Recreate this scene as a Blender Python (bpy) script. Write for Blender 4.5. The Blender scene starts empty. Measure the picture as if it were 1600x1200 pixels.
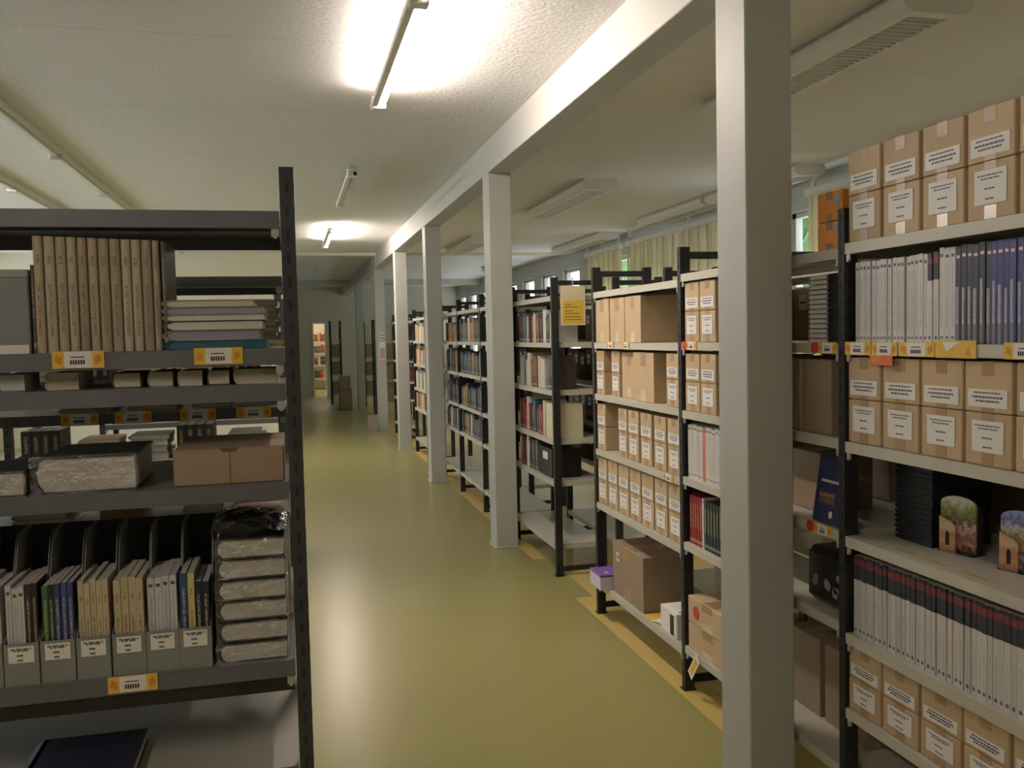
import bpy, bmesh, math, random
from mathutils import Vector, Matrix
random.seed(7)
S = bpy.context.scene
COL = S.collection
def lin(c):
    return tuple(((v/255)/12.92 if v/255 <= .04045 else ((v/255+.055)/1.055)**2.4) for v in c)
# ------------------------------------------------------------------ camera
F_PX, YAW, PITCH, ROLL, CAM_H = 1416.0, 0.23888, 0.05494, -0.02252, 1.55
cy, sy = math.cos(YAW), math.sin(YAW); cp, sp = math.cos(PITCH), math.sin(PITCH); cr, sr = math.cos(ROLL), math.sin(ROLL)
fw = Vector((sy, cy, 0)); rt = Vector((cy, -sy, 0)); up = Vector((0, 0, 1))
f2 = fw*cp-up*sp; u2 = up*cp+fw*sp; r3 = rt*cr+u2*sr; u3 = -rt*sr+u2*cr
cam = bpy.data.cameras.new('camera'); camo = bpy.data.objects.new('camera', cam); COL.objects.link(camo)
M = Matrix((r3, u3, -f2)).transposed().to_4x4(); M.translation = (0, 0, CAM_H); camo.matrix_world = M
cam.sensor_width = 36; cam.lens = F_PX/1600*36; cam.clip_start = .05; cam.clip_end = 200
S.camera = camo
# ------------------------------------------------------------------ look and world
S.view_settings.view_transform = 'Standard'; S.view_settings.look = 'None'
S.view_settings.exposure = 0.5; S.view_settings.gamma = 1; S.view_settings.use_curve_mapping = False
TUBE = 142.0        # strength of a lit fluorescent tube
DAY = 2.6          # overcast daylight
W = bpy.data.worlds.new('world'); S.world = W; W.use_nodes = True
wn = W.node_tree.nodes; bg = wn['Background']; bg.inputs[0].default_value = (.90, .92, 1.0, 1); bg.inputs[1].default_value = DAY

# ------------------------------------------------------------------ materials
MATS = {}
def nodes(name, rough=.6, metal=0.0):
    m = bpy.data.materials.new(name); m.use_nodes = True; nt = m.node_tree
    b = nt.nodes['Principled BSDF']; b.inputs['Roughness'].default_value = rough; b.inputs['Metallic'].default_value = metal
    MATS[name] = m
    return m, nt, b
def N(nt, t, **kw):
    n = nt.nodes.new(t)
    for k, v in kw.items(): setattr(n, k, v)
    return n
def math_(nt, op, a, b=None, clamp=False):
    n = nt.nodes.new('ShaderNodeMath'); n.operation = op; n.use_clamp = clamp
    for i, v in enumerate((a, b)):
        if v is None: continue
        if isinstance(v, (int, float)): n.inputs[i].default_value = v
        else: nt.links.new(v, n.inputs[i])
    return n.outputs[0]
def mixc(nt, fac, a, b):
    n = nt.nodes.new('ShaderNodeMix'); n.data_type = 'RGBA'
    for i, v in ((0, fac), (6, a), (7, b)):
        if isinstance(v, (int, float)): n.inputs[i].default_value = v
        elif isinstance(v, tuple): n.inputs[i].default_value = (*v[:3], 1)
        else: nt.links.new(v, n.inputs[i])
    return n.outputs[2]
def noise(nt, vec, scale, detail=3, rough=.5):
    n = nt.nodes.new('ShaderNodeTexNoise'); n.inputs['Scale'].default_value = scale; n.inputs['Detail'].default_value = detail
    n.inputs['Roughness'].default_value = rough
    if vec is not None: nt.links.new(vec, n.inputs['Vector'])
    return n.outputs['Fac']
def mat(name, rgb, rough=.6, metal=0.0, var=.12, scale=8, bump=0, bscale=60, spec=.5, coat=0):
    if name in MATS: return MATS[name]
    m, nt, b = nodes(name, rough, metal)
    g = N(nt, 'ShaderNodeNewGeometry'); c = lin(rgb)
    nz = noise(nt, g.outputs['Position'], scale, 4)
    col = mixc(nt, nz, tuple(v*(1-var) for v in c), tuple(min(1, v*(1+var)) for v in c))
    nt.links.new(col, b.inputs['Base Color'])
    b.inputs['Specular IOR Level'].default_value = spec
    if coat: b.inputs['Coat Weight'].default_value = coat; b.inputs['Coat Roughness'].default_value = .15
    if bump:
        bn = N(nt, 'ShaderNodeBump'); bn.inputs['Strength'].default_value = bump; bn.inputs['Distance'].default_value = .01
        nt.links.new(noise(nt, g.outputs['Position'], bscale, 3), bn.inputs['Height']); nt.links.new(bn.outputs[0], b.inputs['Normal'])
    return m
def emit(name, rgb, strength):
    m, nt, b = nodes(name); c = lin(rgb)
    b.inputs['Base Color'].default_value = (*c, 1); b.inputs['Emission Color'].default_value = (*c, 1); b.inputs['Emission Strength'].default_value = strength
    return m
def ceiling_mat():
    m, nt, b = nodes('ceiling_paint', .9); g = N(nt, 'ShaderNodeNewGeometry'); sx = N(nt, 'ShaderNodeSeparateXYZ'); nt.links.new(g.outputs['Position'], sx.inputs[0])
    c = lin((230, 229, 228)); col = mixc(nt, noise(nt, g.outputs['Position'], 1.2, 3), tuple(v*.96 for v in c), c)
    wob = math_(nt, 'MULTIPLY', noise(nt, g.outputs['Position'], 3, 2), .05)
    fy = math_(nt, 'FRACT', math_(nt, 'DIVIDE', math_(nt, 'ADD', math_(nt, 'ADD', sx.outputs[1], wob), -.28), 1.34))
    seam = math_(nt, 'LESS_THAN', math_(nt, 'ABSOLUTE', math_(nt, 'ADD', fy, -.05)), .006)
    col = mixc(nt, math_(nt, 'MULTIPLY', seam, .22), col, tuple(v*.5 for v in c)); nt.links.new(col, b.inputs['Base Color'])
    h = math_(nt, 'ADD', noise(nt, g.outputs['Position'], 42, 3), math_(nt, 'MULTIPLY', seam, .8))
    bn = N(nt, 'ShaderNodeBump'); bn.inputs['Strength'].default_value = .38; bn.inputs['Distance'].default_value = .01
    nt.links.new(h, bn.inputs['Height']); nt.links.new(bn.outputs[0], b.inputs['Normal']); return m
ceil_m = ceiling_mat()
wall_m = mat('cream_wall_paint', (226, 219, 198), .85, var=.03, scale=1)
beam_m = mat('painted_steel', (184, 184, 177), .5, var=.04, scale=2, bump=.05, bscale=20)
wgrey_m = mat('window_frame_paint', (186, 186, 180), .6, var=.04)
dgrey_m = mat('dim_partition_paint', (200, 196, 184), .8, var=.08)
def floor_mat(name, rgb, rgb2, rough):
    m, nt, b = nodes(name, rough)
    g = N(nt, 'ShaderNodeNewGeometry')
    c = mixc(nt, noise(nt, g.outputs['Position'], .8, 2), lin(rgb), lin(rgb2))
    nt.links.new(c, b.inputs['Base Color'])
    bn = N(nt, 'ShaderNodeBump'); bn.inputs['Strength'].default_value = .12; bn.inputs['Distance'].default_value = .002
    nt.links.new(noise(nt, g.outputs['Position'], 30, 2), bn.inputs['Height']); nt.links.new(bn.outputs[0], b.inputs['Normal'])
    b.inputs['Specular IOR Level'].default_value = .55
    return m
green_m = floor_mat('olive_green_floor_paint', (156, 151, 95), (164, 159, 103), .28)
ochre_m = floor_mat('ochre_floor_paint', (206, 180, 106), (212, 188, 116), .38)
post_l = mat('charcoal_rack_steel', (58, 60, 64), .42, .3, var=.08, scale=12)
lip_l = mat('slate_grey_shelf_steel', (98, 99, 104), .45, .2, var=.05, scale=6)
top_l = mat('grey_shelf_top', (128, 130, 130), .32, .2, var=.06, scale=5)
pale_l = mat('pale_grey_board', (176, 174, 164), .6, var=.05, scale=5)
post_r = mat('black_rack_steel', (44, 44, 42), .4, .3, var=.1, scale=12)
shelf_r = mat('light_grey_shelf_steel', (190, 187, 172), .42, var=.05, scale=6)
slot_m = mat('slot_shadow_black', (28, 28, 30), .8)
clip_m = mat('zinc_clip', (190, 192, 194), .35, .5)
def kraft(name, rgb):
    m, nt, b = nodes(name, .75); g = N(nt, 'ShaderNodeNewGeometry'); tc = N(nt, 'ShaderNodeTexCoord'); oi = N(nt, 'ShaderNodeObjectInfo')
    c = lin(rgb); nz = noise(nt, g.outputs['Position'], 14, 5)
    col = mixc(nt, nz, tuple(v*.9 for v in c), tuple(min(1, v*1.1) for v in c))
    wv = N(nt, 'ShaderNodeTexWave'); wv.bands_direction = 'X'; wv.inputs['Scale'].default_value = 55; wv.inputs['Distortion'].default_value = .6
    nt.links.new(tc.outputs['Object'], wv.inputs['Vector'])
    col = mixc(nt, math_(nt, 'MULTIPLY', wv.outputs['Fac'], .05), col, tuple(v*.6 for v in c))
    v = math_(nt, 'MULTIPLY_ADD', oi.outputs['Random'], .16); v.node.inputs[2].default_value = .92
    mx = N(nt, 'ShaderNodeMix', data_type='RGBA', blend_type='MULTIPLY'); mx.inputs[0].default_value = 1
    cmb = N(nt, 'ShaderNodeCombineColor'); [nt.links.new(v, cmb.inputs[i]) for i in range(3)]
    nt.links.new(col, mx.inputs[6]); nt.links.new(cmb.outputs[0], mx.inputs[7]); nt.links.new(mx.outputs[2], b.inputs['Base Color'])
    return m
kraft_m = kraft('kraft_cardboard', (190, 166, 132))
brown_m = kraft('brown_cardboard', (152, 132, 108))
orange_m = kraft('orange_cardboard', (226, 150, 78))
seam_m = mat('cardboard_seam', (104, 78, 52), .9)
tape_m = mat('packing_tape', (164, 134, 98), .3, var=.1, spec=.6)
tapeshine_m = mat('creased_clear_tape', (214, 200, 172), .18, var=.25, scale=90, spec=.8)
paper_m = mat('white_paper', (226, 224, 218), .7, var=.03)
ink_m = mat('printed_ink', (96, 98, 104), .7)
inkd_m = mat('dark_printed_ink', (52, 50, 46), .7)
yel_m = mat('yellow_card', (224, 184, 70), .55, var=.1, scale=40)
amber_m = mat('amber_print', (206, 140, 44), .55)
red_m = mat('red_sticker', (206, 62, 48), .5)
redor_m = mat('orange_red_print', (228, 110, 60), .5, var=.2, scale=40)
blue_st = mat('pale_blue_sticker', (120, 178, 196), .5)
page_m = mat('page_edges', (200, 192, 172), .85, var=.12, scale=120)
pagew_m = mat('white_page_edges', (206, 202, 194), .8, var=.12, scale=120)
file_m = mat('grey_file_board', (128, 130, 124), .6, var=.05)
filed_m = mat('dark_file_board_inside', (66, 68, 66), .7)
black_m = mat('black_cover', (26, 26, 29), .4, var=.2)
tube_on = emit('lit_fluorescent_tube', (255, 238, 226), TUBE)
tube_off = mat('unlit_fluorescent_tube', (214, 214, 206), .3)
fix_m = mat('white_lamp_housing', (226, 223, 214), .5, var=.04)
blind_tm = None
def blind_mat(name, rgb):
    m, nt, b = nodes(name, .8); c = lin(rgb)
    b.inputs['Base Color'].default_value = (*c, 1)
    tr = N(nt, 'ShaderNodeBsdfTranslucent'); tr.inputs[0].default_value = (*lin((238, 230, 204)), 1)
    mx = N(nt, 'ShaderNodeMixShader'); mx.inputs[0].default_value = .38
    nt.links.new(b.outputs[0], mx.inputs[1]); nt.links.new(tr.outputs[0], mx.inputs[2]); nt.links.new(mx.outputs[0], nt.nodes['Material Output'].inputs[0])
    return m
blind_m = blind_mat('cream_blind_fabric', (226, 218, 190)); blind_shade_m = blind_mat('shaded_blind_fabric', (196, 188, 156))  # darker second tone stands in for slats turned away from the light
def glassy(name, tint, fac, rough, bump=0):
    m, nt, b = nodes(name, rough)
    tr = N(nt, 'ShaderNodeBsdfTransparent'); tr.inputs[0].default_value = (*tint, 1)
    gl = N(nt, 'ShaderNodeBsdfGlossy'); gl.inputs['Roughness'].default_value = rough
    mx = N(nt, 'ShaderNodeMixShader'); mx.inputs[0].default_value = fac
    if bump:
        g = N(nt, 'ShaderNodeNewGeometry'); bn = N(nt, 'ShaderNodeBump'); bn.inputs['Strength'].default_value = bump; bn.inputs['Distance'].default_value = .02
        nt.links.new(noise(nt, g.outputs['Position'], 45, 4), bn.inputs['Height']); nt.links.new(bn.outputs[0], gl.inputs['Normal'])
    nt.links.new(tr.outputs[0], mx.inputs[1]); nt.links.new(gl.outputs[0], mx.inputs[2]); nt.links.new(mx.outputs[0], nt.nodes['Material Output'].inputs[0])
    return m
glass_m = glassy('window_glass', (.95, .98, .97), .06, .02)
wrap_m = glassy('clear_plastic_wrap', (.93, .93, .93), .16, .22, .9)
def book_mat(name, kind):
    m, nt, b = nodes(name, .5)
    tc = N(nt, 'ShaderNodeTexCoord'); sx = N(nt, 'ShaderNodeSeparateXYZ'); nt.links.new(tc.outputs['Generated'], sx.inputs[0])
    x, y, z = sx.outputs; oi = N(nt, 'ShaderNodeObjectInfo'); col = oi.outputs['Color']; rnd = oi.outputs['Random']
    def band(v, a, bb): return math_(nt, 'MULTIPLY', math_(nt, 'GREATER_THAN', v, a), math_(nt, 'LESS_THAN', v, bb))
    front = math_(nt, 'LESS_THAN', y, .035)
    cb = N(nt, 'ShaderNodeCombineXYZ'); nt.links.new(math_(nt, 'MULTIPLY', x, 3.0), cb.inputs[0]); nt.links.new(math_(nt, 'MULTIPLY', rnd, 97.0), cb.inputs[1])
    nt.links.new(math_(nt, 'MULTIPLY', z, 52.0), cb.inputs[2])
    txt = math_(nt, 'GREATER_THAN', noise(nt, cb.outputs[0], 1.6, 1), .47)
    strip = band(x, .32, .68)
    def sw(mask, c2, base, k=1.0):
        return mixc(nt, math_(nt, 'MULTIPLY', math_(nt, 'MULTIPLY', mask, front), k), base, c2)
    cloth = noise(nt, tc.outputs['Object'], 30, 4)
    col = mixc(nt, math_(nt, 'MULTIPLY', cloth, .12), col, (0.02, .02, .02))
    if kind == 'beige':
        t = math_(nt, 'MULTIPLY', math_(nt, 'ADD', band(z, .14, .60), band(z, .76, .84)), math_(nt, 'MULTIPLY', strip, txt))
        col = sw(t, lin((84, 72, 58)), col, .6)
    elif kind == 'plain':
        t = math_(nt, 'MULTIPLY', band(z, .35, .85), math_(nt, 'MULTIPLY', strip, txt))
        col = sw(t, lin((206, 190, 140)), col, .55)
        col = sw(band(z, .06, .12), lin((190, 180, 150)), col, .5)
    elif kind == 'white':
        t = math_(nt, 'MULTIPLY', band(z, .16, .84), math_(nt, 'MULTIPLY', strip, txt))
        col = sw(t, lin((120, 122, 128)), col, .5)
        col = sw(math_(nt, 'MULTIPLY', band(z, .90, .935), band(x, .2, .8)), lin((50, 50, 56)), col, .9)
        col = sw(math_(nt, 'MULTIPLY', band(z, .05, .08), band(x, .2, .8)), lin((90, 92, 100)), col, .8)
    elif kind == 'blacktop':
        col = sw(math_(nt, 'GREATER_THAN', z, .70), lin((40, 43, 52)), col)
        col = sw(math_(nt, 'MULTIPLY', band(z, .88, .965), txt), lin((140, 56, 62)), col)
        col = sw(math_(nt, 'MULTIPLY', band(z, .08, .5), math_(nt, 'MULTIPLY', strip, txt)), lin((150, 150, 154)), col, .45)
        col = sw(math_(nt, 'MULTIPLY', band(z, .045, .085), band(x, .25, .75)), lin((70, 72, 80)), col, .9)
    elif kind == 'twotone':
        thr = math_(nt, 'MULTIPLY_ADD', rnd, .16); thr.node.inputs[2].default_value = .52
        low = math_(nt, 'LESS_THAN', z, thr)
        col = sw(math_(nt, 'MULTIPLY', low, band(x, .12, .58)), lin((190, 192, 200)), col, .75)
        col = sw(math_(nt, 'LESS_THAN', z, .2), lin((70, 72, 78)), col, .6)
        col = sw(math_(nt, 'MULTIPLY', band(z, .88, .91), band(x, .2, .8)), lin((226, 196, 180)), col)
        col = sw(math_(nt, 'MULTIPLY', band(z, .25, .8), math_(nt, 'MULTIPLY', strip, txt)), lin((60, 60, 66)), col, .5)
    nt.links.new(col, b.inputs['Base Color'])
    return m
BM = {k: book_mat('book_cover_'+k, k) for k in ('beige', 'plain', 'white', 'blacktop', 'twotone')}
def photo_mat(name, cols, scale=9, seed=0):
    # printed landscape: bands of sky, hills and town broken up by noise
    m, nt, b = nodes(name, .35); tc = N(nt, 'ShaderNodeTexCoord'); sx = N(nt, 'ShaderNodeSeparateXYZ'); nt.links.new(tc.outputs['Generated'], sx.inputs[0])
    mp = N(nt, 'ShaderNodeMapping'); mp.inputs['Location'].default_value = (seed, seed*2, seed*.7); nt.links.new(tc.outputs['Generated'], mp.inputs[0])
    n1 = noise(nt, mp.outputs[0], scale, 5, .7); v = math_(nt, 'ADD', sx.outputs[2], math_(nt, 'MULTIPLY', math_(nt, 'ADD', n1, -.5), .9))
    r = N(nt, 'ShaderNodeValToRGB')
    while len(r.color_ramp.elements) < len(cols): r.color_ramp.elements.new(.5)
    for i, c in enumerate(cols): r.color_ramp.elements[i].position = .08+.84*i/(len(cols)-1); r.color_ramp.elements[i].color = (*lin(c), 1)
    nt.links.new(v, r.inputs[0]); nt.links.new(r.outputs[0], b.inputs['Base Color'])
    return m

# ------------------------------------------------------------------ mesh helpers
class MB:
    def __init__(s): s.v = []; s.f = []; s.m = []
    def quad(s, pts, mi=0):
        n = len(s.v); s.v += [tuple(p) for p in pts]; s.f.append(tuple(range(n, n+len(pts)))); s.m.append(mi); return s
    def box(s, x0, x1, y0, y1, z0, z1, mi=0):
        n = len(s.v); s.v += [(x, y, z) for z in (z0, z1) for y in (y0, y1) for x in (x0, x1)]
        for f in ((0, 2, 3, 1), (4, 5, 7, 6), (0, 1, 5, 4), (2, 6, 7, 3), (0, 4, 6, 2), (1, 3, 7, 5)):
            s.f.append(tuple(n+i for i in f)); s.m.append(mi)
        return s
    def prism(s, poly, axis, a, b, mi=0):
        # poly in the two other axes, extruded along axis
        n = len(s.v); k = len(poly)
        for t in (a, b):
            for (p, q) in poly:
                s.v.append({'x': (t, p, q), 'y': (p, t, q), 'z': (p, q, t)}[axis])
        s.f.append(tuple(range(n, n+k))); s.f.append(tuple(reversed(range(n+k, n+2*k)))); s.m += [mi, mi]
        for i in range(k):
            j = (i+1) % k; s.f.append((n+i, n+k+i, n+k+j, n+j)); s.m.append(mi)
        return s
    def tube(s, p, q, r, seg=10, mi=0):
        p = Vector(p); q = Vector(q); d = (q-p).normalized(); a = d.orthogonal().normalized(); b = d.cross(a); n = len(s.v)
        for c in (p, q):
            for i in range(seg):
                t = 2*math.pi*i/seg; s.v.append(tuple(c+a*math.cos(t)*r+b*math.sin(t)*r))
        for i in range(seg):
            j = (i+1) % seg; s.f.append((n+i, n+j, n+seg+j, n+seg+i)); s.m.append(mi)
        s.f.append(tuple(reversed(range(n, n+seg)))); s.f.append(tuple(range(n+seg, n+2*seg))); s.m += [mi, mi]
        return s
    def mesh(s, name, mats, bevel=0, smooth=False):
        me = bpy.data.meshes.new(name); me.from_pydata(s.v, [], s.f)
        for m in mats: me.materials.append(m)
        for i, p in enumerate(me.polygons): p.material_index = s.m[i]
        bm = bmesh.new(); bm.from_mesh(me); bmesh.ops.recalc_face_normals(bm, faces=bm.faces)
        if bevel: bmesh.ops.bevel(bm, geom=bm.edges[:], offset=bevel, segments=1, affect='EDGES')
        bm.to_mesh(me); bm.free()
        if smooth:
            for p in me.polygons: p.use_smooth = True
        return me
    def build(s, name, mats, parent=None, bevel=0, smooth=False, loc=None, rotz=0):
        if not isinstance(mats, (list, tuple)): mats = [mats]
        o = bpy.data.objects.new(name, s.mesh(name, mats, bevel, smooth)); COL.objects.link(o)
        if parent is not None: o.parent = parent
        if loc is not None: o.location = loc
        o.rotation_euler.z = rotz
        return o
USED = {}
def tag(o, label, cat, group=None, kind=None):
    o['label'] = label; o['category'] = cat
    if group: o['group'] = group
    if kind: o['kind'] = kind
    if not 4 <= len(label.split()) <= 16: print('WORDS', len(label.split()), label)
    USED.setdefault(label, []).append(o.name)
    return o
def struct(o): o['kind'] = 'structure'; return o
def empty(name, loc=(0, 0, 0), rotz=0):
    o = bpy.data.objects.new(name, None); COL.objects.link(o); o.empty_display_size = .05; o.location = loc; o.rotation_euler.z = rotz
    return o
KIDS = {}
def kids(o): return [c for c in bpy.data.objects if c.parent is o]
def copy_tree(src, parent=None, tree=None):
    tree = tree if tree is not None else get_tree(src)
    o, ch = tree; c = o.copy(); COL.objects.link(c); c.parent = parent
    if parent is not None: c.matrix_parent_inverse = o.matrix_parent_inverse.copy()
    for t in ch: copy_tree(None, c, t)
    return c
TREES = {}
def get_tree(o):
    if o.name not in TREES: TREES[o.name] = (o, [get_tree(k) for k in kids(o)])
    return TREES[o.name]
ORD = 'first second third fourth fifth sixth seventh eighth ninth tenth eleventh twelfth thirteenth fourteenth fifteenth sixteenth seventeenth eighteenth nineteenth'.split()
TENS = {20: 'twent', 30: 'thirt', 40: 'fort', 50: 'fift'}
def ordw(n):   # 1-based
    if n <= 19: return ORD[n-1]
    t, u = n//10*10, n % 10
    return TENS[t]+('ieth' if u == 0 else 'y-'+ORD[u-1])

# ------------------------------------------------------------------ frames: s along the shelf front (left to right as seen), t into the rack
class Fr:
    def __init__(s, kind, x, y): s.k = kind; s.x = x; s.y = y; s.rot = 0 if kind == 'L' else -math.pi/2
    def w(s, a, t, z): return (s.x+a, s.y+t, z) if s.k == 'L' else (s.x+t, s.y-a, z)

# ------------------------------------------------------------------ room shell
CZ = 2.92
YB, YF, XL, XR = -5.0, 25.0, -4.4, 4.6
fl = MB()
fl.box(XL, 1.57, YB, 15.05, -.1, 0, 0); fl.box(0, 1.57, 15.05, YF, -.1, 0, 0); fl.box(1.57, XR, YB, 5.0, -.1, 0, 1)
fl.box(1.57, 1.68, 5.0, 5.95, -.1, 0, 0); fl.box(1.68, XR, 5.0, 5.95, -.1, 0, 1); fl.box(1.57, XR, 5.95, YF, -.1, 0, 1)
struct(fl.build('floor', [green_m, ochre_m]))
struct(MB().box(XL-.15, XR+.15, YB, 15.05, CZ, CZ+.15).box(0, XR+.15, 15.05, YF, CZ, CZ+.15).build('ceiling', ceil_m))
wl = MB(); wl.box(XL-.15, XL, YB, 15.05, 0, 1.0); wl.box(XL-.15, XL, YB, 15.05, 2.62, CZ)
LWIN = []; y = 3.0; wl.box(XL-.15, XL, YB, 3.0, 1.0, 2.62)
while y < 14.6:
    e_ = min(y+2.0, 14.8); wl.box(XL-.15, XL, y, y+.12, 1.0, 2.62); LWIN.append((y+.12, e_)); y = e_
wl.box(XL-.15, XL, 14.8, 15.05, 1.0, 2.62); struct(wl.build('wall_left', wall_m))
struct(MB().box(XL, XR, YB-.15, YB, 0, CZ).build('wall_rear', wall_m))
# partition across the room with the corridor opening and a window at its left
wb = MB()
wb.box(XL, .10, 14.9, 15.05, 0, CZ)
struct(wb.build('wall_back', wall_m))
struct(MB().box(.10, XR, 14.9, 15.05, 2.875, CZ).build('trim_1', wall_m))      # lintel over the opening
struct(MB().box(.10, XR, YF-3.2, YF-3.05, 2.78, CZ).build('trim_2', dgrey_m))
fwm = MB(); fwm.box(.1, .62, YF, YF+.15, 0, CZ); fwm.box(.92, XR, YF, YF+.15, 0, CZ); fwm.box(.62, .92, YF, YF+.15, 1.96, CZ)
struct(fwm.build('wall_far', dgrey_m))
# window wall
ww = MB()
ww.box(XR, XR+.15, YB, YF, 0, 1.0); ww.box(XR, XR+.15, YB, YF, 2.62, CZ)
WINS = []
y = YB
while y < 13.2:
    a, b_ = y+.08, min(y+1.82, 13.3); WINS.append((a, b_)); ww.box(XR, XR+.15, y, a, 1.0, 2.62); y = b_
ww.box(XR, XR+.15, 13.3, 14.1, 1.0, 2.62)
y = 14.1
while y < 24:
    WINS.append((y, y+.9)); ww.box(XR, XR+.15, y+.9, y+1.4, 1.0, 2.62); y += 1.4
ww.box(XR, XR+.15, y, YF, 1.0, 2.62)
struct(ww.build('wall_right', wgrey_m))
for i, (a, b_) in enumerate(WINS):
    r = struct(empty('window_%d' % (i+1), (XR+.08, (a+b_)/2, 1.0))); h = (b_-a)/2
    fr = MB()
    for (p, q, z0, z1) in ((-h, h, 0, .05), (-h, h, 1.57, 1.62), (-h, -h+.05, 0, 1.62), (h-.05, h, 0, 1.62), (-h, h, 1.20, 1.24)): fr.box(-.03, .03, p, q, z0, z1)
    fr.build('window_frame', wgrey_m, r)
    MB().box(-.004, .004, -h+.05, h-.05, .05, 1.57).build('pane', glass_m, r)
for i, (a, b_) in enumerate(LWIN):
    r = struct(empty('window_%d' % (len(WINS)+i+1), (XL-.08, (a+b_)/2, 1.0))); h = (b_-a)/2
    fr = MB()
    for (p, q, z0, z1) in ((-h, h, 0, .05), (-h, h, 1.57, 1.62), (-h, -h+.05, 0, 1.62), (h-.05, h, 0, 1.62), (-.02, .02, 0, 1.62)): fr.box(-.03, .03, p, q, z0, z1)
    fr.build('window_frame', wgrey_m, r); MB().box(-.004, .004, -h+.05, h-.05, .05, 1.57).build('pane', glass_m, r)
# the area past that window: open air behind the partition, closed from the far corridor room
struct(MB().box(.0, .10, 15.05, YF, 0, CZ).build('wall_side', dgrey_m))
# lit room behind the far doorway
fr_ = MB(); fr_.box(.0, 2.2, 29, 29.1, 0, CZ); fr_.box(0, .05, YF+.15, 29, 0, CZ); fr_.box(2.2, 2.3, YF+.15, 29, 0, CZ); fr_.box(0, 2.3, YF+.15, 29, CZ, CZ+.1)
struct(fr_.build('wall_inner', wall_m)); struct(MB().box(0, 2.3, YF+.15, 29, -.1, 0).build('floor.001', green_m))
dr = struct(empty('door_1', (.77, YF, 0)))
d_ = MB(); d_.box(-.19, -.15, -.03, .17, 0, 2.0); d_.box(.15, .19, -.03, .17, 0, 2.0); d_.box(-.15, .15, -.03, .17, 1.95, 2.0); d_.build('door_frame', wall_m, dr, .002)

# steel columns and beam
BX0, BX1 = 1.404, 1.565
COLS = [2.61, 6.34, 9.45, 12.28, 15.30, 19.9]
bm_ = MB(); bm_.box(BX0-.004, BX1+.006, YB, 14.9, 2.695, CZ); bm_.box(BX0-.004, BX1+.006, 15.05, YF, 2.695, CZ)
tag(bm_.build('ceiling_beam', beam_m, bevel=.004), 'long pale grey steel beam running along the ceiling above the columns', 'beam', kind='structure')
cn = ['nearest grey steel column, reaching past the top and bottom of the picture', 'second grey column from the camera, brightly lit, in front of the open shelving', 'third grey column from the camera, in grey shade',
      'fourth grey column from the camera, slimmer looking', 'fifth grey column from the camera, with a socket panel and paper on it', 'dim grey column beyond the opening, beside the far cabinets']
for i, y in enumerate(COLS):
    root = empty('steel_column', ((BX0+BX1)/2, y+.1, 0))
    w = (BX1-BX0)/2
    # hollow box column made of two channels: a shallow groove down each side
    prof = [(-w, -.1), (w, -.1), (w, .1), (-w, .1)]
    m = MB().prism(prof, 'z', 0, 2.69)
    m.build('shaft', beam_m, root, .004)
    MB().box(-w-.012, w+.012, -.112, .112, 0, .012).build('base_plate', beam_m, root, .002)
    MB().box(-w-.002, w+.004, -.104, .104, 2.683, 2.6945).build('cap_plate', beam_m, root, .002)
    tag(root, cn[i], 'column', 'columns carrying the ceiling beam', 'structure')

# ------------------------------------------------------------------ lamps
def batten(x, y0, y1, lit, label):
    r = empty('batten_lamp', (x, (y0+y1)/2, CZ)); L = (y1-y0)/2
    MB().box(-.025, .012, -L, L, -.115, -.085).build('housing', fix_m, r, .004)
    for s in (-1, 1):
        MB().box(-.02, .055, s*(L-.06)-.03, s*(L-.06)+.03, -.125, -.06).build('lamp_holder', fix_m, r, .004)
        MB().box(-.012, .012, s*(L-.3)-.02, s*(L-.3)+.02, -.085, 0).build('hanger', fix_m, r)
    MB().tube((.035, -L+.03, -.10), (.035, L-.03, -.10), .014, 12).build('tube', tube_on if lit else tube_off, r, smooth=True)
    tag(r, label, 'ceiling lamp', 'batten lamps along the main aisle')
batten(.50, 3.42, 5.12, True, 'lit strip lamp nearest the camera, glaring on the ceiling above the aisle')
batten(.50, 7.15, 8.95, False, 'unlit strip lamp on the aisle ceiling between the two lit ones')
batten(.50, 11.0, 12.9, True, 'lit strip lamp farther down the aisle near the opening')
batten(.50, 17.0, 18.6, False, 'unlit strip lamp on the dim ceiling past the opening')
batten(-1.54, -1.3, .3, True, 'lit strip lamp behind the camera over the left shelving')
batten(-3.0, 6.5, 8.3, True, 'unseen strip lamp added far left above the shelving rows to brighten the ceiling')  # added out of view to brighten the left ceiling
batten(.9, 26.2, 28.0, True, 'lit strip lamp in the room behind the far doorway')
def track(x, y0, y1, label):
    r = empty('lighting_track', (x, (y0+y1)/2, CZ)); L = (y1-y0)/2
    MB().box(-.035, .035, -L, L, -.05, 0).build('housing', fix_m, r, .004)
    MB().box(-.02, .02, -L, L, -.068, -.05).build('cable_cover', tube_off, r, .003)
    k = -L+.6
    while k < L:
        MB().box(-.04, .04, k-.02, k+.02, -.085, -.045).build('lamp_holder', clip_m, r, .004); k += 1.68
    tag(r, label, 'ceiling track', 'tracks on the left ceiling')
track(-1.54, 3.0, 14.5, 'long white lighting track on the left ceiling, nearer the aisle')
track(-2.22, 4.5, 14.5, 'second long white lighting track on the left ceiling, farther left')
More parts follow.
